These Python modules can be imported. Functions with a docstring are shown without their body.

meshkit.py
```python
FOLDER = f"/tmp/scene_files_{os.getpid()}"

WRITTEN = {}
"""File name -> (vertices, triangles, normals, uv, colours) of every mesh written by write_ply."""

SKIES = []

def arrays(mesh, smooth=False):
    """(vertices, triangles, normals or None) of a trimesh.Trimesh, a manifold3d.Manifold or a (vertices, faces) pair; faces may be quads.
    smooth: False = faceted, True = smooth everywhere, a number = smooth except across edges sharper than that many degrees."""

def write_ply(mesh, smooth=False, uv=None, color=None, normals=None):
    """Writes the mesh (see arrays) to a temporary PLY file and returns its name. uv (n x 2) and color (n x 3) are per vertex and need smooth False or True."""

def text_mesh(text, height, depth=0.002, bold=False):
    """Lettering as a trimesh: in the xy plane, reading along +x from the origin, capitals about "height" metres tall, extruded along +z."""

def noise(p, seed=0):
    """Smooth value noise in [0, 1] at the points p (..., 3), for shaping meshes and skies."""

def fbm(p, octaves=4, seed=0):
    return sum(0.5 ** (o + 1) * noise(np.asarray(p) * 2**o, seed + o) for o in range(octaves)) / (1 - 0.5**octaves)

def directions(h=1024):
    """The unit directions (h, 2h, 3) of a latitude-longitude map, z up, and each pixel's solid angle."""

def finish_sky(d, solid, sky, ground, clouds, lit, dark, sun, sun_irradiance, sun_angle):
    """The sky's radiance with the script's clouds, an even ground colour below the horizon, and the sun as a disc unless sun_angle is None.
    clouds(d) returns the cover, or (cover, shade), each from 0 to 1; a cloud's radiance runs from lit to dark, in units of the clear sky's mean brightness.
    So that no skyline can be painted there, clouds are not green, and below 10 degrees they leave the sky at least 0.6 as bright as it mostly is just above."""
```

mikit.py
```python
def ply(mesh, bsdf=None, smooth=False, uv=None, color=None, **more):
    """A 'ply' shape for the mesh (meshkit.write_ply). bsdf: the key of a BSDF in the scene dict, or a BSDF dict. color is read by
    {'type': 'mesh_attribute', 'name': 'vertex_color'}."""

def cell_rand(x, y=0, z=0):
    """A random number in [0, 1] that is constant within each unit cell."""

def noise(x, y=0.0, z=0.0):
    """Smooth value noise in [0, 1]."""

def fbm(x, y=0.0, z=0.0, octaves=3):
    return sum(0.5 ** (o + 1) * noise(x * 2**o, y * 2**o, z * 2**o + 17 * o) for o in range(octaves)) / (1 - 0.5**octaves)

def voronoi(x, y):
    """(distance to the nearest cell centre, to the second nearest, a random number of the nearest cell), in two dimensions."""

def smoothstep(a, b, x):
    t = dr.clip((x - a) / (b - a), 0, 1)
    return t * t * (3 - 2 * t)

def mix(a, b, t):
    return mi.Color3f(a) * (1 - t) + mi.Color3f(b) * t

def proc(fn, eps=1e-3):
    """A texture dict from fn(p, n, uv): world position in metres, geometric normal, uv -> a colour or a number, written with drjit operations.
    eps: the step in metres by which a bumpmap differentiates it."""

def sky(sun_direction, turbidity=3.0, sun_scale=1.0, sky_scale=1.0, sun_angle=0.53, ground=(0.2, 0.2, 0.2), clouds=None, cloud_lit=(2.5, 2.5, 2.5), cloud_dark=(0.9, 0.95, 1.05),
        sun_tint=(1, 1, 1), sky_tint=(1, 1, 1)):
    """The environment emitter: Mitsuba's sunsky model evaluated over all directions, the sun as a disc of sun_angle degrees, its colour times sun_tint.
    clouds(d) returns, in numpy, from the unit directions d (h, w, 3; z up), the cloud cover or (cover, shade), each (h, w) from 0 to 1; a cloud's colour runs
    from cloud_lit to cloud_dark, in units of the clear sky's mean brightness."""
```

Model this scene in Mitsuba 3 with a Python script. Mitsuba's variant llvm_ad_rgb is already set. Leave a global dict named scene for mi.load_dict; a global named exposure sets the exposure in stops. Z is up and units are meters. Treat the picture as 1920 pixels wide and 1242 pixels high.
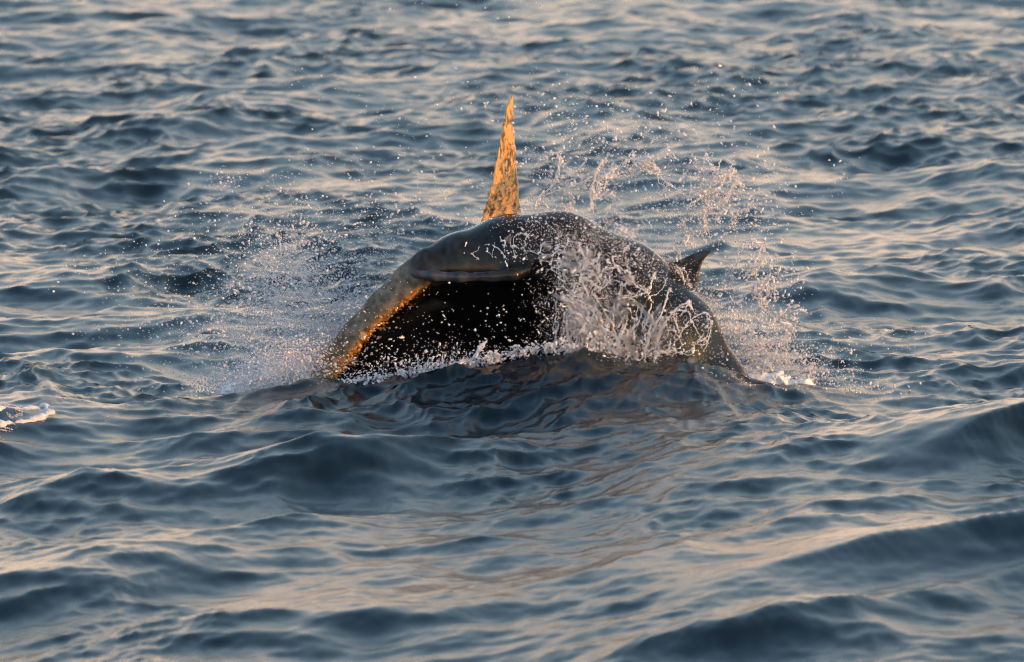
import math
import numpy as np
import drjit as dr
import mitsuba as mi
import mikit
import trimesh
import manifold3d as m3
from scipy.ndimage import map_coordinates
from scipy.spatial import Voronoi, cKDTree
from mikit import proc, noise, fbm, smoothstep, mix

T = mi.ScalarTransform4f
scene, labels = {}, {}

# ---------------------------------------------------------------- camera
CAM = np.array([0.0, -60.0, 6.3])
TARGET = np.array([0.0, 0.0, 0.50])
FRAME = 9.4                                   # metres across the frame at the whale
DIST = np.linalg.norm(TARGET - CAM)
HFOV = 2 * math.degrees(math.atan(FRAME / 2 / DIST))
scene['camera'] = {
    'type': 'thinlens', 'fov': HFOV, 'fov_axis': 'x', 'aperture_radius': 0.042,
    'focus_distance': float(DIST - 0.6), 'near_clip': 1.0, 'far_clip': 20000.0,
    'to_world': T().look_at(origin=CAM.tolist(), target=TARGET.tolist(), up=[0, 0, 1]),
}

# ---------------------------------------------------------------- sky and light
SUN = np.array([0.92, -0.38, 0.125])


def haze_band(d):
    """A warm evening haze all round the horizon under a clear sky."""
    el = np.degrees(np.arcsin(np.clip(d[..., 2], -1, 1)))
    cover = 0.97 * np.exp(-(np.maximum(el, 0) / 14.5) ** 2)
    shade = np.clip((el - 4.5) / 12.0, 0, 1)
    return cover, shade


scene['sky'] = mikit.sky(SUN.tolist(), turbidity=4, sun_scale=0.24, sun_tint=(1.0, 0.74, 0.48), sky_scale=1.0, clouds=haze_band,
                         cloud_lit=(3.55, 2.46, 1.74), cloud_dark=(1.18, 1.14, 1.17), sky_tint=(0.43, 0.485, 0.54))
exposure = 5.0

# ---------------------------------------------------------------- pixel helpers (photo pixels, 1920 wide)
_f = (TARGET - CAM) / DIST
_r = np.cross(_f, [0, 0, 1.0]); _r /= np.linalg.norm(_r)
_u = np.cross(_r, _f)
_k = math.tan(math.radians(HFOV / 2)) / 960.0


def ray(px, py):
    return _f + _r * ((px - 960) * _k) + _u * ((621 - py) * _k)


def at(px, py, y):
    """The point of depth y that lies at a photo pixel."""
    d = ray(px, py)
    return CAM + d * ((y - CAM[1]) / d[1])


def on_water(px, py, z=0.0):
    d = ray(px, py)
    return CAM + d * ((z - CAM[2]) / d[2])


def rad(r, y=0.0):
    return r * _k * (y - CAM[1]) / _f[1]


# ---------------------------------------------------------------- water
def ocean_tile(L, N, lo, hi, slope, heading, spread, seed):
    """A periodic tile of random waves: height and the horizontal shift that sharpens the crests."""
    rng = np.random.default_rng(seed)
    k1 = 2 * np.pi * np.fft.fftfreq(N, L / N)
    kx, ky = np.meshgrid(k1, k1)
    k = np.hypot(kx, ky); k[0, 0] = 1e-6
    lam = 2 * np.pi / k
    c = (kx * math.cos(heading) + ky * math.sin(heading)) / k
    w = np.exp(-(np.clip(lo / lam, 0, 50) ** 4)) * np.exp(-((lam / hi) ** 4))
    S = k ** -4.0 * w * (0.06 + np.abs(c) ** spread)
    S[0, 0] = 0
    a = np.sqrt(S) * (rng.normal(size=k.shape) + 1j * rng.normal(size=k.shape))
    h = np.fft.ifft2(a).real
    sx, sy = np.fft.ifft2(1j * kx * a).real, np.fft.ifft2(1j * ky * a).real
    g = slope / math.sqrt((sx ** 2 + sy ** 2).mean())
    dx, dy = np.fft.ifft2(-1j * kx / k * a).real, np.fft.ifft2(-1j * ky / k * a).real   # sin for cos
    return L, N, h * g, dx * g, dy * g


def sample_tile(tile, x, y, which):
    L, N = tile[:2]
    return map_coordinates(tile[2 + which], [np.mod(y, L) / L * N, np.mod(x, L) / L * N], order=1, mode='grid-wrap')


SWELL = ocean_tile(41.0, 1024, 0.70, 7.0, 0.140, math.radians(147), 3.0, 11)
CHOP = ocean_tile(13.3, 1024, 0.17, 1.1, 0.195, math.radians(143), 2.4, 5)
RIPPLE = ocean_tile(4.1, 512, 0.045, 0.26, 0.215, math.radians(140), 1.6, 8)


def crest(x, y, pts, front, back, power=1.0):
    """A hand-placed wave: pts = (x, y, height) along its crest, front/back its widths across."""
    pts = np.asarray(pts, float)
    along = np.concatenate([[0], np.cumsum(np.hypot(*np.diff(pts[:, :2], axis=0).T))])
    s = np.arange(0, along[-1], 0.12)
    px, py, ph = (np.interp(s, along, pts[:, i]) for i in range(3))
    tx, ty = np.gradient(px), np.gradient(py)
    tl = np.hypot(tx, ty)
    z = np.zeros_like(x)
    for a, b, h, u, v in zip(px, py, ph, tx / tl, ty / tl):
        if h <= 0.002:
            continue
        far = 4.2 * max(front, back)
        m = np.nonzero((np.abs(x - a) < far) & (np.abs(y - b) < far))
        qx, qy = x[m] - a, y[m] - b
        r = np.hypot(qx, qy) + 1e-9
        w = back + (front - back) * (0.5 - 0.5 * (u * qy - v * qx) / r)
        z[m] = np.maximum(z[m], h * np.exp(-(r / w) ** 1.3))
    return z


def water_height_extra(x, y):
    each = [crest(x, y, pts, f, b) for pts, f, b in WAVES]
    return sum(each), np.clip((each[1] + each[2]) / 0.3, 0, 1), np.clip(each[0] / 0.3, 0, 1)


def crest_from_pixels(rows, y0):
    """rows: (px, py, y offset): the crest stands at depth y0 + offset, as high as the pixel asks."""
    out = []
    for px, py, dy in rows:
        p = at(px, py, y0 + dy)
        out.append((p[0], p[1], p[2]))
    return out


# the wave that breaks in front of the whale, the dark one at the right and the swells of the foreground
WAVES = [
    (crest_from_pixels([(250, 832, -.6), (330, 806, -.5), (450, 775, -.3), (560, 750, -.15), (640, 726, 0), (760, 704, 0), (880, 684, 0), (970, 670, 0), (1050, 662, 0), (1110, 671, 0),
                        (1200, 690, 0), (1300, 706, .1), (1400, 712, .2), (1500, 737, .3), (1600, 752, .4)], -1.25), 1.7, 1.1),
]


def tri(rows):
    return [(*on_water(px, py, h)[:2], h) for px, py, h in rows]


WAVES += [
    (crest_from_pixels([(1540, 920, 0), (1640, 893, .5), (1720, 852, 1.0), (1800, 797, 1.6), (1880, 755, 2.2), (2000, 725, 2.8), (2150, 700, 3.2)], -8.6), 0.45, 1.6),
    (crest_from_pixels([(1130, 1195, 0), (1330, 1120, .9), (1480, 1065, 1.7), (1640, 1012, 2.4), (1800, 985, 3.0), (2050, 955, 3.6)], -16.3), 0.6, 1.4),
    (crest_from_pixels([(-150, 952, -2.4), (60, 938, -1.9), (300, 908, -1.1), (470, 878, -.4), (620, 868, 0)], -7.3), 0.6, 1.1),
    (tri([(640, 1185, .0), (800, 1150, .12), (1000, 1100, .16), (1250, 1040, .15), (1480, 985, .10), (1600, 950, .0)]), 0.40, 0.8),
    (tri([(1180, 1250, .0), (1400, 1200, .12), (1620, 1150, .15), (1900, 1085, .14), (2050, 1050, .1)]), 0.40, 0.8),
    (tri([(-150, 1105, .1), (60, 1085, .14), (260, 1055, .13), (480, 1038, .10), (640, 1020, .0)]), 0.45, 0.8),
    (tri([(200, 1200, .0), (420, 1160, .12), (600, 1130, .12), (820, 1080, .06), (900, 1060, .0)]), 0.45, 0.8),
    (tri([(520, 930, .0), (700, 880, .10), (820, 845, .12), (960, 820, .10), (1080, 800, .0)]), 0.45, 0.9),
    (tri([(950, 1010, .0), (1150, 960, .10), (1350, 915, .12), (1500, 885, .08), (1600, 860, .0)]), 0.45, 0.9),
    (tri([(1240, 640, .0), (1400, 575, .10), (1540, 520, .18), (1640, 495, .24), (1680, 500, .2), (1760, 520, .0)]), 0.5, 0.8),
]


def wander(x, y, sx, sy, seed):
    """Slow random change over the sea, about -1 to 1."""
    t = np.random.default_rng(seed).normal(size=(256, 256))
    u, v = x / sx, (y + 0.5 * x) / sy
    return 0.9 * map_coordinates(t, [np.mod(v, 256), np.mod(u, 256)], order=2, mode='grid-wrap')


def spaced(lo, hi, step, far_lo, far_hi):
    """Even steps between lo and hi, then ever wider ones out to the far ends."""
    def tail(a, b):
        out, s = [], step
        while a < b:
            s *= 1.05 if a < 3 else 1.25
            a += s
            out.append(a)
        return np.array(out)
    mid = np.arange(lo, hi, step)
    return np.concatenate([-tail(-lo, -far_lo)[::-1], mid, tail(mid[-1], far_hi)])


def water():
    d = [34.0]
    while d[-1] < 158.0:
        d.append(d[-1] * 1.00128)
    d = np.array(d)
    tail = [d[-1]]; s = d[-1] - d[-2]
    while tail[-1] < 9000:
        s *= 1.09; tail.append(tail[-1] + s)
    near = [34.0]; s = d[1] - d[0]
    while near[-1] > -3000:
        s *= 1.12; near.append(near[-1] - s)
    yy = np.concatenate([np.array(near[1:])[::-1], d, tail[1:]]) + CAM[1]
    dy = np.gradient(yy)
    u = spaced(-1.1, 1.1, 0.0042, -900, 900)
    half = 0.5 * FRAME / DIST * np.clip(yy - CAM[1], 34.0, 158.0)
    X = u[None, :] * half[:, None]
    Y = np.repeat(yy[:, None], len(u), 1)
    du = np.gradient(u)[None, :] * half[:, None]
    step = np.maximum(du, 0.55 * dy[:, None])
    Z = np.zeros_like(X); SX = np.zeros_like(X); SY = np.zeros_like(X)
    gust = np.clip(1.0 + 0.7 * wander(X, Y, 3.1, 5.5, 1) + 0.5 * wander(X, Y, 1.2, 2.6, 2), 0.62, 1.45)
    stirred = np.exp(-((Y + 2.1) / 1.5) ** 2) * np.exp(-(X / 2.9) ** 4)
    gust = gust + 0.5 * stirred
    gust *= 1 - 0.25 * np.clip((-9 - Y) / 6, 0, 1)
    box = (np.abs(X) < 16) & (Y > -40) & (Y < 30)
    extra, clean, breaking = water_height_extra(X[box], Y[box])
    gust[box] *= 1 - 0.6 * clean
    roll = np.ones_like(X)
    roll[box] = 1 - 0.65 * np.maximum(breaking, clean)
    for tile, lam, chop, amp in ((SWELL, 0.7, 1.0, roll), (CHOP, 0.22, 0.95, gust), (RIPPLE, 0.085, 0.7, gust ** 1.5)):
        fade = np.clip(1.6 - step / (0.5 * lam), 0, 1) * amp
        keep = fade > 0
        x, y, f = X[keep], Y[keep], fade[keep] if np.ndim(fade) else fade
        Z[keep] += sample_tile(tile, x, y, 0) * f
        SX[keep] -= sample_tile(tile, x, y, 1) * f * chop
        SY[keep] -= sample_tile(tile, x, y, 2) * f * chop
    Z[box] += extra
    V = np.stack([X + SX, Y + SY, Z], -1).reshape(-1, 3)
    n, m = X.shape
    i = np.arange((n - 1) * m).reshape(n - 1, m)[:, :-1].ravel()
    F = np.vstack([np.stack([i, i + 1, i + 1 + m], 1), np.stack([i, i + 1 + m, i + m], 1)])
    return trimesh.Trimesh(V, F, process=False), (X, Y, Z)


scene['water_skin'] = {'type': 'roughplastic', 'distribution': 'ggx', 'alpha': 0.05, 'int_ior': 1.34, 'nonlinear': False,
                       'diffuse_reflectance': {'type': 'rgb', 'value': [0.002, 0.007, 0.013]}}
_mesh, GRID = water()
scene['water'] = mikit.ply(_mesh, 'water_skin', smooth=True)
labels['water'] = {'kind': 'structure', 'label': 'choppy dark blue sea reflecting a pale peach evening sky'}
print('water', len(_mesh.faces))


# ---------------------------------------------------------------- whale
def project(P):
    d = P - CAM
    w = d @ _f
    return 960 + (d @ _r) / w / _k, 621 - (d @ _u) / w / _k


def val3(P, scale, seed=0):
    """Smooth value noise of points, about -1 to 1."""
    q = P / scale + seed * 17.3
    i = np.floor(q).astype(int); t = q - i; t = t * t * (3 - 2 * t)
    out = 0
    for a in (0, 1):
        for b in (0, 1):
            for c in (0, 1):
                h = (i[..., 0] + a) * 374761393 + (i[..., 1] + b) * 668265263 + (i[..., 2] + c) * 2147483647 + seed * 974711
                h = (h ^ (h >> 13)) * 1274126177
                h = ((h ^ (h >> 16)) & 0xFFFF) / 65535.0
                out = out + h * (t[..., 0] if a else 1 - t[..., 0]) * (t[..., 1] if b else 1 - t[..., 1]) * (t[..., 2] if c else 1 - t[..., 2])
    return 2 * out - 1


def cone_chain(P, nodes):
    """Distance to a chain of rounded cones; nodes = (px, py, y, radius in photo pixels)."""
    best = None
    C = [at(px, py, y) for px, py, y, r in nodes]
    R = [rad(r, y) for px, py, y, r in nodes]
    for a, b, ra, rb in zip(C[:-1], C[1:], R[:-1], R[1:]):
        ab = b - a
        t = np.clip(((P - a) @ ab) / (ab @ ab), 0, 1)
        d = np.linalg.norm(P - a - t[..., None] * ab, axis=-1) - (ra + t * (rb - ra))
        best = d if best is None else smin(best, d, 0.06)
    return best


def smin(a, b, k):
    h = np.clip(0.5 + 0.5 * (b - a) / k, 0, 1)
    return b + (a - b) * h - k * h * (1 - h)


def polygon_distance(x, y, poly):
    """Signed distance in the plane, negative inside."""
    poly = np.asarray(poly, float)
    d = np.full(x.shape, 1e9); inside = np.zeros(x.shape, bool)
    for (ax, ay), (bx, by) in zip(poly, np.roll(poly, -1, 0)):
        ex, ey = bx - ax, by - ay
        t = np.clip(((x - ax) * ex + (y - ay) * ey) / (ex * ex + ey * ey), 0, 1)
        d = np.minimum(d, np.hypot(x - ax - t * ex, y - ay - t * ey))
        c = (ay > y) != (by > y)
        with np.errstate(divide='ignore', invalid='ignore'):
            inside ^= c & (x < ex * (y - ay) / (ey if ey else 1e-9) + ax)
    return np.where(inside, -d, d)


STOCK = [(1345, 930, -.15, 175), (1268, 775, -.2, 151), (1227, 658, -.2, 130), (1150, 567, -.2, 120), (1045, 504, -.12, 106), (954, 499, -.15, 95), (862, 501, -.3, 64), (808, 506, -.40, 39), (772, 527, -.36, 32)]
RIM = [(776, 535, -.36, 41), (724, 582, -.32, 38), (680, 640, -.25, 43), (638, 703, -.2, 50), (600, 758, -.15, 54), (570, 880, -.1, 64)]
RIM_BACK = [(830, 540, .0, 50), (765, 605, .15, 52), (715, 665, .2, 54), (675, 735, .25, 52), (640, 850, .25, 70)]
FILL = [(750, 730, .40, 100), (850, 640, .35, 140), (960, 625, .35, 170), (1080, 650, .3, 170)]
CAVE = [(806, 533), (860, 530), (940, 528), (985, 519), (1002, 494), (1030, 505), (1044, 540), (1048, 620), (1075, 700), (1085, 900), (550, 900), (612, 730), (646, 680), (704, 612), (760, 566)]
LIP = [(778, 514, -.71, 8), (812, 517, -.73, 9), (860, 520, -.73, 9), (920, 519, -.72, 9), (960, 516, -.68, 12), (988, 506, -.6, 12)]


def whale_distance(P):
    px, py = project(P)
    rim = smin(cone_chain(P, RIM), cone_chain(P, RIM_BACK), 0.10)
    d = smin(cone_chain(P, STOCK), rim, 0.07)
    d = smin(d, cone_chain(P, FILL), 0.05)
    d = d + (0.005 * val3(P, 0.16, 3) + 0.004 * val3(P, 0.055, 13)) * np.clip((900 - px) / 120, 0.1, 1)
    jag = 7 * val3(P, 0.05, 5) * (px < 800)
    cave = np.maximum(rad(1.0) * (polygon_distance(px, py, CAVE) + jag), P[..., 1] - np.interp(py, [520, 760], [-.42, .34]))
    h = np.clip(0.5 - 0.5 * (d + cave) / 0.05, 0, 1)
    d = d + (-cave - d) * h + 0.05 * h * (1 - h)
    return smin(d, cone_chain(P, LIP), 0.05)


def surface(fn, lo, hi, step):
    """The zero surface of a distance function, by surface nets."""
    n = [int((b - a) / step) + 1 for a, b in zip(lo, hi)]
    ax = [a + step * np.arange(m) for a, m in zip(lo, n)]
    P = np.stack(np.meshgrid(*ax, indexing='ij'), -1)
    D = np.concatenate([fn(P[i:i + 24]) for i in range(0, n[0], 24)])
    S = D < 0
    acc = np.zeros((n[0] - 1, n[1] - 1, n[2] - 1, 3)); cnt = np.zeros(acc.shape[:3])
    quads = []
    sl = lambda o, m: slice(o, o + m - 1)
    for k in range(3):
        o = [0, 0, 0]; o[k] = 1
        A = D[:n[0] - o[0], :n[1] - o[1], :n[2] - o[2]]; B = D[o[0]:, o[1]:, o[2]:]
        idx = np.argwhere((A < 0) != (B < 0))
        a, b = A[tuple(idx.T)], B[tuple(idx.T)]
        pos = idx + np.array(o) * (a / (a - b))[:, None]
        i1, i2 = (k + 1) % 3, (k + 2) % 3
        cells = []
        for u, v in ((0, 0), (-1, 0), (-1, -1), (0, -1)):
            c = idx.copy(); c[:, i1] += u; c[:, i2] += v
            cells.append(c)
        ok = np.all([(c >= 0).all(1) & (c < np.array(acc.shape[:3])).all(1) for c in cells], 0)
        for c in cells:
            c = c[ok]
            np.add.at(acc, tuple(c.T), pos[ok]); np.add.at(cnt, tuple(c.T), 1)
        q = np.stack([np.ravel_multi_index(tuple(c[ok].T), acc.shape[:3]) for c in cells], 1)
        q[a[ok] > 0] = q[a[ok] > 0][:, ::-1]
        quads.append(q)
    q = np.vstack(quads)
    used, inv = np.unique(q, return_inverse=True)
    v = (acc.reshape(-1, 3)[used] / cnt.ravel()[used][:, None]) * step + np.array(lo)
    q = inv.reshape(-1, 4)
    m = trimesh.Trimesh(v, np.vstack([q[:, [0, 1, 2]], q[:, [0, 2, 3]]]), process=False)
    return m


lo = np.array([at(500, 930, .2)[0], -1.25, -1.0]); hi = np.array([at(1540, 930, 0)[0], 1.15, at(0, 380, 0)[2]])
body = surface(whale_distance, lo, hi, 0.026)
trimesh.smoothing.filter_taubin(body, iterations=6)
V = np.array(body.vertices)
px, py = project(V)
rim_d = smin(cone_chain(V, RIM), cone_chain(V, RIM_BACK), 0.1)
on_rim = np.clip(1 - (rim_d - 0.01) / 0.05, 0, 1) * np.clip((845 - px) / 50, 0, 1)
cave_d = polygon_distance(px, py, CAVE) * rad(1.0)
sun_strip = np.exp(-((cave_d - .012) / (.022 + .05 * np.clip((py - 600) / 130, 0, 1))) ** 2) * (px < 806) * (py > 525)  # rim edge and lower rim that get the painted sunlight
sun_strip = np.maximum(sun_strip, on_rim * np.clip((py - 635) / 90, 0, .75))
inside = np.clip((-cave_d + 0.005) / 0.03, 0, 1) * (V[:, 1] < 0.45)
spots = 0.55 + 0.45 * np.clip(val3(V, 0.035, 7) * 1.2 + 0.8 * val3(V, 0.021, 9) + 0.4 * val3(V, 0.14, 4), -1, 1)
skin = np.array([0.004, 0.005, 0.007]) * (0.8 + 0.5 * val3(V, 0.12, 2) + 0.35 * val3(V, 0.03, 6))[:, None].clip(0.3, 2)
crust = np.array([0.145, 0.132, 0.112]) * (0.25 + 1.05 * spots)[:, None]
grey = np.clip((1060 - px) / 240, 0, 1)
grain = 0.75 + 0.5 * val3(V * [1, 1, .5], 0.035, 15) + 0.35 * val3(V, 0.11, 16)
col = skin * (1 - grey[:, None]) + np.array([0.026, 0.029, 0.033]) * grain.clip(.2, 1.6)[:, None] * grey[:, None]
lip = np.clip(1 - (cone_chain(V, LIP) - .012) / .02, 0, 1)[:, None] * np.clip((960 - px) / 120, 0, 1)[:, None]
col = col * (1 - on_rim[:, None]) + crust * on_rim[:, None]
sun_orange = np.array([0.46, 0.235, 0.07]) * (0.2 + 1.0 * spots)[:, None]  # orange of the low sun put into the rim colour, mottled like the crust
col = col * (1 - sun_strip[:, None]) + sun_orange * sun_strip[:, None]
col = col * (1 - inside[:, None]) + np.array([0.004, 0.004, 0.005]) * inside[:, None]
col = col * (1 - lip) + np.array([0.048, 0.060, 0.088]) * grain.clip(.5, 1.4)[:, None] * lip
scene['whale_skin'] = {'type': 'principled', 'base_color': {'type': 'mesh_attribute', 'name': 'vertex_color'}, 'roughness': proc(lambda p, n, uv: 0.15 + 0.45 * smoothstep(-0.55, -0.95, p.x) + 0.1 * noise(p.x * 25, p.y * 25, p.z * 25)), 'specular': 0.30}
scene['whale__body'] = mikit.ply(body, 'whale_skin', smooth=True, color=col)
labels['whale'] = {'label': 'dark whale arching out of the water with barnacled flank and spray pouring off', 'category': 'whale'}
print('body', len(body.faces))


def loft(sections):
    """Closed rings of equal length, capped."""
    S = np.asarray(sections); n, m = S.shape[:2]
    v = np.vstack([S.reshape(-1, 3), S[0].mean(0), S[-1].mean(0)])
    f = []
    for i in range(n - 1):
        for j in range(m):
            a, b = i * m + j, i * m + (j + 1) % m
            f += [[a, b, b + m], [a, b + m, a + m]]
    for j in range(m):
        f += [[(j + 1) % m, j, n * m], [(n - 1) * m + j, (n - 1) * m + (j + 1) % m, n * m + 1]]
    t = trimesh.Trimesh(v, f, process=False)
    if t.volume < 0:
        t.invert()
    return t


# the upright lobe of the tail: its narrow front edge at the left, its pale face turned to the sun
FIN = [(178, 959, 961), (190, 955, 961.5), (205, 951, 962), (220, 948, 962), (232, 945, 959.5), (241, 943.5, 961.5), (255, 941, 963.5), (285, 935, 964.5), (320, 928, 967), (350, 921, 970), (378, 914, 972.5), (400, 908, 975), (440, 899, 980)]
rows = []
fine = np.linspace(178, 440, 130)
tab = np.array(FIN, float)
for p in fine:
    l = np.interp(p, tab[:, 0], tab[:, 1]); r = np.interp(p, tab[:, 0], tab[:, 2])
    e = val3(np.array([[p / 9.0, 3.3, .5], [p / 7.0, 9.1, .5]]), 1.0, 6) * np.clip((p - 178) / 40, .2, 1)
    l, r = l + 2.2 * e[0], r + 2.2 * e[1]
    L = at(l, p, 0.38); R = at(r, p, 0.38 + 2.1 * rad(r - l))
    R = np.array([R[0], R[1], L[2]])
    c, h = (L + R) / 2, (R - L) / 2
    n = np.array([h[1], -h[0], 0]); n = n / np.linalg.norm(n)
    half = np.linalg.norm(h)
    th = 0.012 + 0.085 * half
    w = np.linspace(0, 2 * np.pi, 72, endpoint=False)
    ring = c + np.cos(w)[:, None] * h + (np.sin(w) * th * (1 - 0.25 * np.cos(w)))[:, None] * n
    rows.append(ring)
fluke = loft(rows)
V = np.array(fluke.vertices)
bump = 0.007 * val3(V * [1, 1, .4], 0.05, 1) + 0.006 * val3(V * [1, 1, .3], 0.018, 2) + 0.005 * val3(V, 0.12, 4)
fluke.vertices = V + fluke.vertex_normals * bump[:, None]
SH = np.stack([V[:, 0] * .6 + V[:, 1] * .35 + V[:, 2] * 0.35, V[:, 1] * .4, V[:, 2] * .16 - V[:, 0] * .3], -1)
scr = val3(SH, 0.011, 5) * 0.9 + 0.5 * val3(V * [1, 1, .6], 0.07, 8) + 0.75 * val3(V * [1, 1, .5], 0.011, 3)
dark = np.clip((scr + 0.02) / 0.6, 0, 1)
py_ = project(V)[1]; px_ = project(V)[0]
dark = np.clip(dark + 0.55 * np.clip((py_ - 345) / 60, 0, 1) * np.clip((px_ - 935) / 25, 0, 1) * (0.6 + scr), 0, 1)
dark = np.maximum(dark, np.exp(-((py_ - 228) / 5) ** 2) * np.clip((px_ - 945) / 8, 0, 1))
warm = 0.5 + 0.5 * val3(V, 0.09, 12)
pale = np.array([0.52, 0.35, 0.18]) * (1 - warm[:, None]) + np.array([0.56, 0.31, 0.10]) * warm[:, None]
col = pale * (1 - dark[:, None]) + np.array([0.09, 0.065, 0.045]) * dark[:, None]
scene['fluke_skin'] = {'type': 'principled', 'base_color': {'type': 'mesh_attribute', 'name': 'vertex_color'}, 'roughness': 0.5, 'specular': 0.35}
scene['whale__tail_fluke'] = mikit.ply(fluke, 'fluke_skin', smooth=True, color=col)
labels['whale__tail_fluke'] = {'label': 'tall pointed tail fluke, mottled yellow orange, upright behind the back'}

# dorsal fin
DF = [(1290 + (a - 1290) * .9 + 2, 505 + (b - 505) * .9 - 2) for a, b in [(1236, 500), (1262, 489), (1285, 481), (1308, 471), (1326, 467), (1337, 468), (1333, 475), (1324, 484), (1318, 494), (1314, 506), (1312, 526), (1300, 548), (1270, 550)]]
t = np.linspace(0, len(DF), 130, endpoint=False)
P2 = np.array(DF, float)
from scipy.interpolate import CubicSpline
cs = CubicSpline(np.arange(len(DF) + 1), np.vstack([P2, P2[:1]]), bc_type='periodic')
out = cs(t)
cen = np.array([1290, 505])
rings = []
for y, s in ((-.035, .55), (-.045, .75), (-.036, .90), (-.018, .98), (0, 1.0), (.018, .98), (.036, .90), (.045, .75), (.035, .55)):
    q = cen + (out - cen) * s
    rings.append([at(a, b, 0.02 + y - 0.0022 * (a - 1290)) for a, b in q])
dorsal = loft(rings)
V = np.array(dorsal.vertices)
c = 0.6 + 0.4 * val3(V, 0.03, 3) + 0.3 * val3(V, 0.012, 4)
scene['fin_skin'] = {'type': 'principled', 'base_color': {'type': 'mesh_attribute', 'name': 'vertex_color'}, 'roughness': 0.6, 'specular': 0.1}
scene['whale__dorsal_fin'] = mikit.ply(dorsal, 'fin_skin', smooth=True, color=np.array([0.11, 0.115, 0.125]) * c[:, None])
labels['whale__dorsal_fin'] = {'label': 'small hooked dark dorsal fin'}

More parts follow.
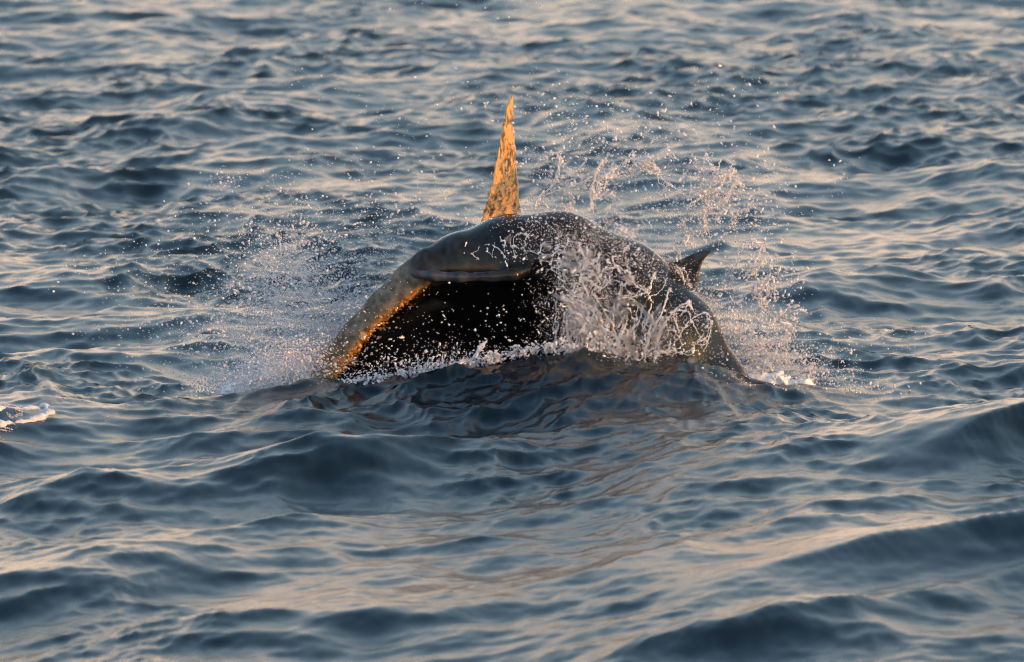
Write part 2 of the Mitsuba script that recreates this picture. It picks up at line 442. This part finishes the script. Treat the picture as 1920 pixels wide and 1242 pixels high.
# barnacles crusted on the edge of the flank
rng = np.random.default_rng(21)
BV, BN = np.array(body.vertices), np.array(body.vertex_normals)
px, py = project(BV)
edge = (np.abs(polygon_distance(px, py, CAVE)) < 15) & (px < 803) & (py > 528) & (BV[:, 1] < 0.1)
pick = rng.choice(np.nonzero(edge)[0], 1900, p=(np.clip((py[edge] - 500) / 200, .15, 1.2) / np.clip((py[edge] - 500) / 200, .15, 1.2).sum()))
bc, bf, at0 = [], [], 0
for i in pick:
    r = rng.lognormal(math.log(0.0075), 0.45); n = BN[i] + rng.normal(0, .25, 3); n /= np.linalg.norm(n)
    a = np.cross(n, [.3, .2, .9]); a /= np.linalg.norm(a); b = np.cross(n, a)
    w = np.arange(7) / 7 * 2 * np.pi
    ring = np.cos(w)[:, None] * a + np.sin(w)[:, None] * b
    p = BV[i] - n * r * .3 + rng.normal(0, .012, 3)
    v = np.vstack([p + ring * r, p + ring * r * .75 + n * r * .9, p + ring * r * .35 + n * r * 1.2, [p + n * r * .8]])
    f = []
    for k in (0, 7):
        for j in range(7):
            f += [[k + j, k + (j + 1) % 7, k + 7 + (j + 1) % 7], [k + j, k + 7 + (j + 1) % 7, k + 7 + j]]
    f += [[14 + j, 14 + (j + 1) % 7, 21] for j in range(7)]
    bc.append(v); bf.append(np.array(f) + at0); at0 += len(v)
scene['barnacle_shell'] = {'type': 'principled', 'base_color': {'type': 'rgb', 'value': [0.58, 0.29, 0.08]}, 'roughness': 0.6}  # shell colour carries the orange of the low sun
scene['whale__barnacles'] = mikit.ply((np.vstack(bc), np.vstack(bf)), 'barnacle_shell', smooth=40)
labels['whale__barnacles'] = {'kind': 'stuff', 'label': 'crust of small barnacles along the flank edge, low sun orange painted into their colour'}


# ---------------------------------------------------------------- spray
scene['spray_water'] = {'type': 'principled', 'base_color': {'type': 'rgb', 'value': [0.74, 0.79, 0.88]}, 'roughness': 0.22, 'specular': 0.5, 'spec_trans': 0.15}
scene['film_water'] = {'type': 'principled', 'base_color': {'type': 'rgb', 'value': [0.70, 0.77, 0.87]}, 'roughness': 0.2, 'specular': 0.6}
scene['sheet_water'] = {'type': 'principledthin', 'base_color': {'type': 'rgb', 'value': [0.78, 0.82, 0.88]}, 'roughness': 0.16, 'eta': 1.33, 'spec_trans': 0.78, 'diff_trans': 0.8}
scene['foam_skin'] = {'type': 'principled', 'base_color': {'type': 'rgb', 'value': [0.92, 0.92, 0.93]}, 'roughness': 0.55}
ICO = trimesh.creation.icosphere(subdivisions=0)
OCT = trimesh.Trimesh([[1, 0, 0], [-1, 0, 0], [0, 1, 0], [0, -1, 0], [0, 0, 1], [0, 0, -1]],
                      [[0, 2, 4], [2, 1, 4], [1, 3, 4], [3, 0, 4], [2, 0, 5], [1, 2, 5], [3, 1, 5], [0, 3, 5]], process=False)


class Pieces:
    def __init__(self):
        self.v, self.f, self.n = [], [], 0

    def add(self, v, f):
        self.v.append(v); self.f.append(f + self.n); self.n += len(v)

    def drops(self, C, R, rng, stretch=0.35):
        C, R = np.asarray(C), np.asarray(R)
        for shape, m in ((ICO, R >= 0.0075), (OCT, R < 0.0075)):
            c, r = C[m], R[m]
            if not len(c):
                continue
            t = np.asarray(shape.vertices)
            axis = rng.normal(size=(len(c), 3)) + [0, 0, .4]; axis /= np.linalg.norm(axis, axis=1, keepdims=True)
            s = np.abs(rng.normal(0, stretch, len(c)))
            v = t[None] * r[:, None, None]
            along = (v * axis[:, None]).sum(-1, keepdims=True)
            v = v + along * axis[:, None] * s[:, None, None] + c[:, None]
            f = np.asarray(shape.faces)[None] + (np.arange(len(c)) * len(t))[:, None, None]
            self.add(v.reshape(-1, 3), f.reshape(-1, 3))

    def tube(self, P, R, sides=4):
        P, R = np.asarray(P, float), np.asarray(R, float)
        t = np.gradient(P, axis=0); t /= np.linalg.norm(t, axis=1, keepdims=True) + 1e-9
        a = np.cross(t, [0.2, 1.0, 0.15]); a /= np.linalg.norm(a, axis=1, keepdims=True) + 1e-9
        b = np.cross(t, a)
        w = np.arange(sides) / sides * 2 * np.pi
        v = P[:, None] + R[:, None, None] * (np.cos(w)[None, :, None] * a[:, None] + np.sin(w)[None, :, None] * b[:, None])
        n = len(P); i = np.arange(n - 1)[:, None] * sides; j = np.arange(sides)[None]; k = (j + 1) % sides
        f = np.concatenate([np.stack([i + j, i + k + sides, i + j + sides], -1).reshape(-1, 3), np.stack([i + j, i + k, i + k + sides], -1).reshape(-1, 3)])
        v = np.vstack([v.reshape(-1, 3), P[0] - t[0] * R[0] * .8, P[-1] + t[-1] * R[-1] * .8])
        e = np.arange(sides); e2 = (e + 1) % sides; q = (n - 1) * sides
        f = np.vstack([f, np.stack([e2, e, e * 0 + n * sides], 1), np.stack([q + e, q + e2, e * 0 + n * sides + 1], 1)])
        self.add(v, f)

    def done(self, key, bsdf, label):
        scene[key] = mikit.ply((np.vstack(self.v), np.vstack(self.f)), bsdf, smooth=True)
        labels[key] = {'kind': 'stuff', 'label': label}
        print(key, sum(len(f) for f in self.f))


def cloud(rng, cx, cy, sx, sy, n, rot=0.0, y=0.0, dy=0.3):
    """n points thrown about a place, as a puff with a spread of its own; sx, sy in photo pixels."""
    a = math.radians(rot)
    u, v = rng.normal(0, sx, n), rng.normal(0, sy, n)
    return [at(cx + p * math.cos(a) - q * math.sin(a), cy + p * math.sin(a) + q * math.cos(a), y + d) for p, q, d in zip(u, v, rng.normal(0, dy, n))]


def sizes(rng, n, median=0.0044, spread=0.45):
    return np.clip(rng.lognormal(math.log(median), spread, n), 0.0022, 0.013)


def clumped(rng, n, parts):
    """Puffs made of smaller puffs, so that the drops bunch and leave gaps."""
    out = []
    for cx, cy, sx, sy, share, rot, y in parts:
        m = int(n * share * 2.6); sub = max(3, m // 28)
        a = math.radians(rot)
        for _ in range(sub):
            p, q = rng.normal(0, sx), rng.normal(0, sy)
            k = rng.poisson(m / sub)
            out += cloud(rng, cx + p * math.cos(a) - q * math.sin(a), cy + p * math.sin(a) + q * math.cos(a), sx * .22 + 6, sy * .22 + 6, k, rot, y + rng.normal(0, .2), .05)
    return np.array(out)


# the burst on the left
rng = np.random.default_rng(101)
S = Pieces()
C = clumped(rng, 1, [(540, 490, 50, 50, 700, 0, .2), (600, 560, 62, 48, 1500, 0, .5), (560, 610, 90, 45, 1300, 0, .1), (500, 530, 40, 60, 700, 0, .2),
                     (460, 580, 110, 80, 900, 0, .1), (610, 640, 45, 55, 1300, -40, .5), (650, 590, 30, 50, 700, 35, .5), (560, 690, 60, 30, 1300, -15, .5),
                     (620, 420, 170, 50, 330, 0, .3), (470, 345, 55, 13, 60, 0, .3), (720, 400, 90, 40, 130, 0, .3), (360, 640, 90, 70, 330, 0, 0), (300, 770, 60, 22, 170, 0, -.4),
                     (700, 470, 60, 40, 200, 0, .3), (850, 330, 120, 90, 90, 0, .5), (700, 120, 140, 80, 34, 0, .6)])
S.drops(C, sizes(rng, len(C)), rng)
S.done('spray', 'spray_water', 'loose burst of white water drops flying off to the left of the whale')

# the white heap at the foot of it
S = Pieces()
C = np.vstack([cloud(rng, 480, 728, 60, 28, 11000, -22, -.45, .22), cloud(rng, 525, 702, 40, 26, 7500, -25, -.4, .2), cloud(rng, 400, 785, 55, 15, 3600, -14, -.6, .15)])
S.drops(C, sizes(rng, len(C), .0052, .4), rng)
S.done('spray_001', 'spray_water', 'dense white heap of foaming spray at the foot of the left burst')

def heap(P, nodes):
    d = cone_chain(P, nodes)
    return d + .040 * val3(P, .11, 41) + .028 * val3(P, .045, 42) + .014 * val3(P, .018, 43)


for key, nodes, text in (('white_water', [(330, 812, -.6, 12), (390, 783, -.55, 24), (445, 756, -.5, 34), (505, 728, -.45, 41), (552, 712, -.38, 32), (582, 716, -.25, 14)], 'soft slope of churned white water running down to the left of the whale'),
                         ('white_water_001', [(1408, 716, -.2, 14), (1450, 716, -.25, 15), (1505, 726, -.3, 11), (1560, 742, -.35, 7)], 'low churned white water at the right foot of the whale')):
    pts = np.array([at(p, q, y) for p, q, y, r in nodes])
    m = surface(lambda P: heap(P, nodes), pts.min(0) - .25, pts.max(0) + .30, .014)
    scene[key] = mikit.ply(m, 'foam_skin', smooth=True)
    labels[key] = {'kind': 'stuff', 'label': text}
    print(key, len(m.faces))

# drops in front of the shaded hollow
S = Pieces()
C = []
while len(C) < 1000:
    p, q = rng.uniform(600, 1075), rng.uniform(525, 735)
    low = np.clip((q - 560) / 150, 0, 1)
    if rng.random() < 0.10 + 0.55 * low ** 1.5 + 0.25 * np.clip((760 - p) / 130, 0, 1) * low:
        C.append(at(p, q, -1.15 + rng.normal(0, .1)))
C = np.array(C + cloud(rng, 720, 700, 70, 16, 500, -8, -1.2, .06) + cloud(rng, 830, 675, 50, 14, 250, -8, -1.2, .06))
S.drops(C, sizes(rng, len(C), .0048, .42), rng, .6)
S.done('spray_002', 'spray_water', 'scatter of bright drops falling before the black hollow under the arched back')

# drops above and to the right of the back
S = Pieces()
C = clumped(rng, .62, [(1130, 320, 100, 60, 520, 0, .3), (1080, 240, 80, 45, 190, 0, .4), (1200, 290, 60, 45, 300, 0, .3), (1330, 370, 60, 45, 520, 0, .3), (1250, 420, 80, 40, 420, 0, .3),
                     (1120, 200, 150, 60, 160, 0, .4), (1380, 470, 60, 60, 420, 0, .2), (1420, 560, 50, 60, 620, 10, .2), (1030, 330, 40, 60, 200, 0, .4),
                     (1180, 380, 90, 40, 420, 0, .4), (1050, 150, 160, 60, 70, 0, .6), (1450, 330, 100, 100, 90, 0, .4), (1560, 640, 90, 60, 200, 0, .1)])
S.drops(C, sizes(rng, len(C), .0042, .5), rng, .8)
S.done('spray_003', 'spray_water', 'fine spray hanging in the air above and right of the arched back')

# the veil of spray at the right foot of the whale
S = Pieces()
C = np.vstack([cloud(rng, 1405, 640, 22, 45, 1500, -28, -.1, .15), cloud(rng, 1440, 670, 40, 30, 2000, 12, -.1, .2), cloud(rng, 1500, 685, 50, 22, 1300, 14, -.2, .2),
               cloud(rng, 1345, 575, 12, 50, 500, -28, .0, .1), cloud(rng, 1590, 725, 60, 14, 500, 10, -.3, .2)])
edge_line = [(1130, 414), (1175, 436), (1220, 470), (1258, 498), (1290, 530), (1318, 565), (1340, 600), (1372, 655), (1400, 705)]
cs = CubicSpline(np.arange(len(edge_line)), np.array(edge_line, float))
C2 = []
for k in rng.uniform(0, len(edge_line) - 2.2, 1100):
    p, g = cs(k), cs(k, 1)
    g = g / np.linalg.norm(g); o = rng.exponential(8) - 4
    C2.append(at(p[0] + g[1] * o, p[1] - g[0] * o, rng.normal(-.1, .12)))
S.drops(C2, sizes(rng, len(C2), .0036, .3), rng)
S.drops(C, sizes(rng, len(C), .0046, .45), rng)
S.done('spray_004', 'spray_water', 'thick veil of white spray where the back enters the sea at the right')


# water thrown over the back: a torn sheet of threads and drops
def front(px, py):
    """Depth of the whale's skin under a photo pixel."""
    ys = np.linspace(-1.2, .8, 51)
    P = np.array([at(px, py, y) for y in ys])
    d = whale_distance(P[None])[0]
    k = np.argmax(d < 0)
    return ys[k] if d[k] < 0 else None


def net(S, rng, poly, spacing, keep, lift, radius, wild=0.22, depth=None):
    """Threads along the edges of irregular cells within poly (photo pixels): how a sheet of water tears."""
    poly = np.array(poly, float)
    lo_, hi_ = poly.min(0), poly.max(0)
    n = int((hi_ - lo_).prod() / spacing ** 2)
    pts = rng.uniform(lo_, hi_, (n, 2))
    vor = Voronoi(pts)
    cache = {}

    def place(i):
        if i not in cache:
            p = vor.vertices[i]
            if polygon_distance(p[:1], p[1:], poly)[0] > 0:
                cache[i] = None
            else:
                y = depth if depth is not None else front(*p)
                cache[i] = None if y is None else at(p[0], p[1], y - lift * rng.uniform(.4, 1.7) - .02)
        return cache[i]
    for a, b in vor.ridge_vertices:
        if a < 0 or b < 0 or rng.random() > keep:
            continue
        A, B = place(a), place(b)
        if A is None or B is None or np.linalg.norm(A - B) < 0.008:
            continue
        n = max(4, int(np.linalg.norm(A - B) / 0.018))
        t = np.linspace(0, 1, n)
        bow = rng.normal(0, wild * np.linalg.norm(A - B) * .5, 3)
        P = A + (B - A) * t[:, None] + bow * (4 * t * (1 - t))[:, None] + rng.normal(0, .0035, (n, 3))
        r = radius * rng.lognormal(0, .45)
        S.tube(P, r * (0.62 + 0.9 * (2 * t - 1) ** 2 + rng.normal(0, .12, n)).clip(.3, 2))
        if rng.random() < .4:
            S.drops([A + rng.normal(0, .01, 3)], [r * rng.uniform(1.2, 2.2)], rng)


rng = np.random.default_rng(77)
S = Pieces()
net(S, rng, [(900, 455), (985, 430), (1060, 430), (1120, 470), (1150, 540), (1100, 600), (1055, 560), (1035, 515), (1000, 488), (930, 490)], 17, .75, .06, .0043)
net(S, rng, [(1000, 470), (1090, 450), (1180, 480), (1200, 560), (1120, 640), (1060, 620), (1045, 540)], 15, .62, .10, .0043)
net(S, rng, [(860, 460), (930, 430), (990, 440), (1000, 480), (960, 510), (880, 505)], 26, .5, .02, .0036)
net(S, rng, [(1150, 520), (1230, 490), (1290, 540), (1330, 600), (1350, 690), (1240, 700), (1160, 620)], 42, .8, .05, .0044, .25)
net(S, rng, [(1060, 600), (1150, 560), (1250, 600), (1260, 700), (1120, 690)], 24, .42, .10, .0040, .25)
C = np.array(clumped(rng, 1, [(1060, 470, 60, 28, 260, 15, -.75), (1110, 530, 50, 45, 250, 20, -.95), (1080, 590, 32, 42, 240, 0, -.95), (1180, 450, 50, 22, 200, 30, -.8),
                              (1120, 640, 50, 30, 240, 20, -1.05), (1190, 660, 45, 24, 150, 20, -1.1), (1230, 530, 50, 40, 70, 30, -.95), (1320, 640, 30, 40, 120, 30, -.9), (1010, 420, 90, 14, 100, 4, -.6)]))
S.drops(C, sizes(rng, len(C), .0035, .5), rng, .9)
C = np.array(clumped(rng, 1.0, [(1080, 470, 60, 22, 900, 25, -.75), (1105, 540, 38, 45, 1300, 20, -.95), (1085, 610, 30, 35, 800, 0, -1.0), (1150, 650, 50, 28, 1100, 30, -1.05),
                                (1225, 640, 14, 48, 500, 28, -1.0), (1185, 480, 45, 20, 350, 35, -.85), (1270, 620, 14, 50, 260, 25, -.95)]))
S.drops(C, np.clip(rng.lognormal(math.log(.0026), .3, len(C)), .0018, .005), rng, .9)
# curtains running down the flank
for _ in range(48):
    x0, y0 = rng.normal(1165, 60), rng.uniform(560, 650)
    if not 1060 < x0 < 1330:
        continue
    L = rng.uniform(25, 75); n = 12; t = np.linspace(0, 1, n)
    y = front(x0, y0)
    if y is None:
        continue
    sway = rng.normal(0, 9)
    P = np.array([at(x0 + sway * k * k - 12 * k + rng.normal(0, 1.2), y0 + L * k, y - .05 - .05 * k) for k in t])
    S.tube(P, (rng.lognormal(math.log(.0045), .45) * np.sin(np.pi * (.12 + .8 * t)) + .0015).clip(.0015, .02))
S.done('water_film', 'film_water', 'torn net of water threads and drops sheeting off the near side of the back')

# thin sheets between the threads
rng = np.random.default_rng(31)
S = Pieces()


def sheet(S, rng, px, py, rx, ry, rot, y):
    """A small torn skin of water: a wavy disc with a ragged edge."""
    n, m = 5, 18
    w = np.arange(m) / m * 2 * np.pi
    edge = 1 + .35 * np.sin(2 * w + rng.uniform(0, 6)) + .25 * np.sin(5 * w + rng.uniform(0, 6)) + rng.normal(0, .12, m)
    a = math.radians(rot)
    P = [at(px, py, y)]
    ph = rng.uniform(0, 6, 4)
    for k in range(1, n + 1):
        for j in range(m):
            u, v = k / n * edge[j] * math.cos(w[j]), k / n * edge[j] * math.sin(w[j])
            p = at(px + u * rx * math.cos(a) - v * ry * math.sin(a), py + u * rx * math.sin(a) + v * ry * math.cos(a), y)
            p[1] += .03 * math.sin(4 * u + ph[0]) * math.cos(3 * v + ph[1]) + .05 * u * math.sin(ph[2]) + rng.normal(0, .004)
            P.append(p)
    f = [[0, 1 + j, 1 + (j + 1) % m] for j in range(m)]
    for k in range(n - 1):
        for j in range(m):
            p, q = 1 + k * m + j, 1 + k * m + (j + 1) % m
            f += [[p, p + m, q + m], [p, q + m, q]]
    S.add(np.array(P), np.array(f))


for cx, cy, sx, sy, n, r, rot in ((1080, 475, 50, 22, 5, 10, 20), (1110, 560, 40, 40, 14, 12, 30), (1150, 640, 45, 30, 12, 16, 70), (1240, 650, 18, 30, 3, 14, 105),
                                  (1090, 640, 30, 25, 12, 15, 80), (1275, 690, 40, 10, 8, 13, 90), (980, 455, 40, 14, 3, 9, 0)):
    for _ in range(n):
        px, py = rng.normal(cx, sx), rng.normal(cy, sy)
        if polygon_distance(np.array([px]), np.array([py]), CAVE)[0] < 8:
            continue
        y = front(px, py)
        if y is not None:
            sheet(S, rng, px, py, r * rng.lognormal(0, .4), r * .5 * rng.lognormal(0, .3), rot + rng.normal(0, 25), y - .07 - .12 * rng.random())
S.done('water_sheet', 'sheet_water', 'thin glassy skins of water sliding down the near flank')

# threads flung up and to the right
rng = np.random.default_rng(5)
S = Pieces()
THREADS = [[(1003, 390), (1012, 372), (1030, 355), (1046, 328), (1050, 302), (1038, 286)], [(1012, 372), (1040, 360), (1072, 349), (1110, 331)], [(1064, 360), (1066, 380), (1070, 396)],
           [(1106, 398), (1110, 370), (1112, 345), (1120, 318), (1132, 300)], [(1112, 372), (1130, 374)], [(1180, 318), (1195, 304), (1212, 302), (1226, 312), (1214, 320)], [(1130, 335), (1150, 320), (1172, 312)],
           [(1240, 330), (1262, 352), (1290, 362), (1318, 356), (1336, 340), (1345, 322)], [(1345, 322), (1362, 330), (1382, 340), (1392, 352)], [(1382, 342), (1370, 358), (1364, 376)], [(1290, 386), (1312, 372), (1330, 352)],
           [(1345, 322), (1352, 345), (1340, 362)], [(1326, 386), (1318, 408), (1324, 440)], [(1284, 456), (1293, 442)], [(1270, 500), (1276, 480), (1272, 466)], [(1262, 540), (1270, 515), (1276, 490)],
           [(1390, 460), (1408, 452), (1432, 456)], [(1412, 500), (1424, 480), (1430, 462)], [(1395, 520), (1415, 512), (1432, 490)], [(1462, 596), (1476, 583), (1500, 570)],
           [(1464, 604), (1478, 607), (1486, 617), (1480, 628), (1462, 634)], [(1430, 560), (1420, 545), (1428, 530)], [(1440, 590), (1430, 575), (1424, 562)], [(1360, 520), (1374, 500), (1388, 484)]]
FLANK = [[(1225, 655), (1250, 600), (1282, 570), (1300, 585)], [(1222, 665), (1262, 640), (1300, 600), (1330, 590)], [(1262, 585), (1270, 620), (1292, 645), (1320, 625)], [(1252, 690), (1258, 655), (1284, 662), (1302, 650)],
         [(1200, 640), (1232, 610), (1246, 572), (1250, 545)], [(1165, 520), (1190, 535), (1215, 545), (1222, 530), (1230, 510)], [(1160, 560), (1195, 555), (1212, 540)], [(1290, 560), (1284, 530), (1270, 500)],
         [(1240, 700), (1252, 660), (1256, 640)], [(1322, 590), (1332, 620), (1318, 660)], [(1040, 640), (1048, 610), (1056, 585)], [(1038, 645), (1044, 628), (1046, 612)], [(1036, 520), (1046, 548), (1042, 580)]]


def thread(S, pts, y, r, jitter=2.5):
    pts = np.array(pts, float)
    cs = CubicSpline(np.arange(len(pts)), pts)
    n = 14 * len(pts); t = np.linspace(0, len(pts) - 1, n)
    wob = np.cumsum(rng.normal(0, 1, (n, 2)), 0) * .5; wob -= np.linspace(0, 1, n)[:, None] * wob[-1]
    q = cs(t) + wob * jitter * .4
    d0 = rng.normal(0, .08, 2)
    P = np.array([at(a, b, y + d0[0] + (d0[1] - d0[0]) * k / n) for k, (a, b) in enumerate(q)])
    w = r * (0.75 + 0.5 * val3(P, .05, 2) + 0.35 * val3(P, .018, 3)).clip(.2, 2)
    w[:3] *= .6; w[-3:] *= .6
    S.tube(P, w)
    m = rng.random(n) < .35
    S.drops(P[m] + rng.normal(0, .016, (m.sum(), 3)), sizes(rng, m.sum(), .006, .5), rng)


for pts in THREADS:
    thread(S, pts, .25, .0095)
    thread(S, np.array(pts) + rng.normal(0, 7, (len(pts), 2)), .25, .0055, 5)
    thread(S, np.array(pts) + rng.normal(0, 4, (len(pts), 2)), .2, .0048, 4)
for cx, cy, n in ((1345, 345, 30), (1205, 310, 14), (1050, 350, 14), (1115, 350, 14), (1320, 420, 14), (1430, 520, 22), (1290, 370, 16), (1450, 600, 12)):
    for _ in range(n):
        p = np.array([cx, cy]) + rng.normal(0, 1, 2) * [26, 20]; a = rng.normal(-.8, .7); L = rng.uniform(9, 28)
        thread(S, [p, p + [L * math.cos(a) * .5, L * math.sin(a) * .5] + rng.normal(0, 2, 2), p + [L * math.cos(a), L * math.sin(a)]], .25, .0046, 3)
S.done('water_thread', 'spray_water', 'twisted threads of water flung into the air above and right of the back')
S = Pieces()
for pts in FLANK:
    m = np.mean(pts, 0)
    y = front(*m)
    thread(S, pts, (y if y is not None else -.6) - .10, .0066)
    thread(S, np.array(pts) + rng.normal(0, 5, (len(pts), 2)), (y if y is not None else -.6) - .10, .004, 4)
S.done('water_thread_001', 'film_water', 'thick looping ropes of water running down the dark lower right flank')

# the broken crest of the wave in front of the whale, with one small spout
rng = np.random.default_rng(9)
S = Pieces()
crest_line = np.array(WAVES[0][0])
for px, py, s, n in ((690, 716, 24, 150), (760, 704, 30, 260), (830, 692, 30, 330), (890, 678, 22, 330), (950, 664, 30, 260), (1020, 654, 30, 260), (1080, 655, 25, 220), (1150, 676, 40, 330), (1240, 697, 40, 420), (1330, 706, 40, 300), (1400, 712, 30, 220), (1480, 728, 40, 250)):
    n = int(n / 4.5 * rng.uniform(.5, 1.5))
    C = np.array(cloud(rng, px, py - 2, s, 8, n, 0, -1.30, .12))
    S.drops(C, sizes(rng, n, .0046, .45), rng, .6)
for _ in range(110):
    p = rng.uniform(640, 1120); q = np.interp(p, [640, 760, 880, 970, 1050, 1120], [726, 704, 684, 662, 652, 668])
    h = rng.lognormal(math.log(7), .5)
    thread(S, [(p, q + 8), (p + rng.normal(0, 3), q - h * .3), (p + rng.normal(2, 4), q - h)], -1.3, .0045, 3)
thread(S, [(893, 672), (897, 660), (903, 650), (914, 638)], -1.3, .016, 1)
thread(S, [(886, 676), (893, 664), (902, 656), (910, 644)], -1.3, .009, 1)
S.done('crest_foam', 'spray_water', 'ragged broken crest with a small spout on the wave before the whale')

# foam lying on the sea at the left edge of the picture
S = Pieces()
from scipy.ndimage import gaussian_filter  # noqa: E402


_v = np.asarray(_mesh.vertices)
_v = _v[(_v[:, 0] < 2) & (_v[:, 0] > -7) & (_v[:, 1] > -9) & (_v[:, 1] < 4)]
_tree = cKDTree(_v[:, :2])


def sea_level(x, y):
    return _v[_tree.query([x, y])[1], 2]


def noise2(x, y):
    return val3(np.array([[x, y, .5]]), 1.0, 4)[0]


def foam(S, path, width, height, n):
    path = np.array(path, float)
    for _ in range(n):
        t = rng.uniform(0, len(path) - 1); k = int(t)
        px, py, w = path[k] + (path[min(k + 1, len(path) - 1)] - path[k]) * (t - k)
        p = on_water(px + rng.normal(0, 2), py + 6 + rng.normal(0, 1.6) * w, .05)
        r = rng.uniform(.008, .022) * width
        S.drops([[p[0], p[1], sea_level(p[0], p[1]) + r * .5 + height * rng.random() ** 2]], [r * .5], rng, .3)


ring = []
for px, py in ((-60, 822), (-10, 812), (30, 803), (62, 795), (84, 791), (90, 800), (74, 809), (40, 815), (0, 820), (-60, 830)):
    p = on_water(px, py, .03)
    p[2] = sea_level(p[0], p[1]) - .012
    ring.append((*[float(c) for c in project(p)], p[1], 6.0))
pts = np.array([at(*n[:3]) for n in ring])
m = surface(lambda P: cone_chain(P, ring) + .018 * val3(P, .16, 51) + .013 * val3(P, .05, 52) + .007 * val3(P, .02, 53), pts.min(0) - .12, pts.max(0) + .12, .009)
S.add(np.array(m.vertices), np.array(m.faces))
for _ in range(9000):
    a, r = rng.uniform(0, 2 * np.pi), math.sqrt(rng.random())
    u, v = r * math.cos(a), r * math.sin(a)
    px, py = 14 + 84 * u, 807 - 7 * u + 16 * v
    if noise2(px / 22.0, py / 5.0) + .8 * noise2(px / 8.0, py / 2.2) < .3:
        continue
    p = on_water(px, py, .03)
    q = rng.uniform(.003, .007)
    S.drops([[p[0], p[1], sea_level(p[0], p[1]) + q * .4]], [q], rng, .2)
foam(S, [(86, 780, 1), (120, 770, 1), (180, 762, 1)], .4, .004, 70)
foam(S, [(195, 790, 2), (215, 775, 2), (240, 764, 2), (300, 754, 1)], .4, .004, 130)
scene['old_foam_skin'] = {'type': 'principled', 'base_color': {'type': 'rgb', 'value': [0.46, 0.51, 0.60]}, 'roughness': 0.5}
S.done('foam', 'old_foam_skin', 'small curl of white foam floating at the left edge')
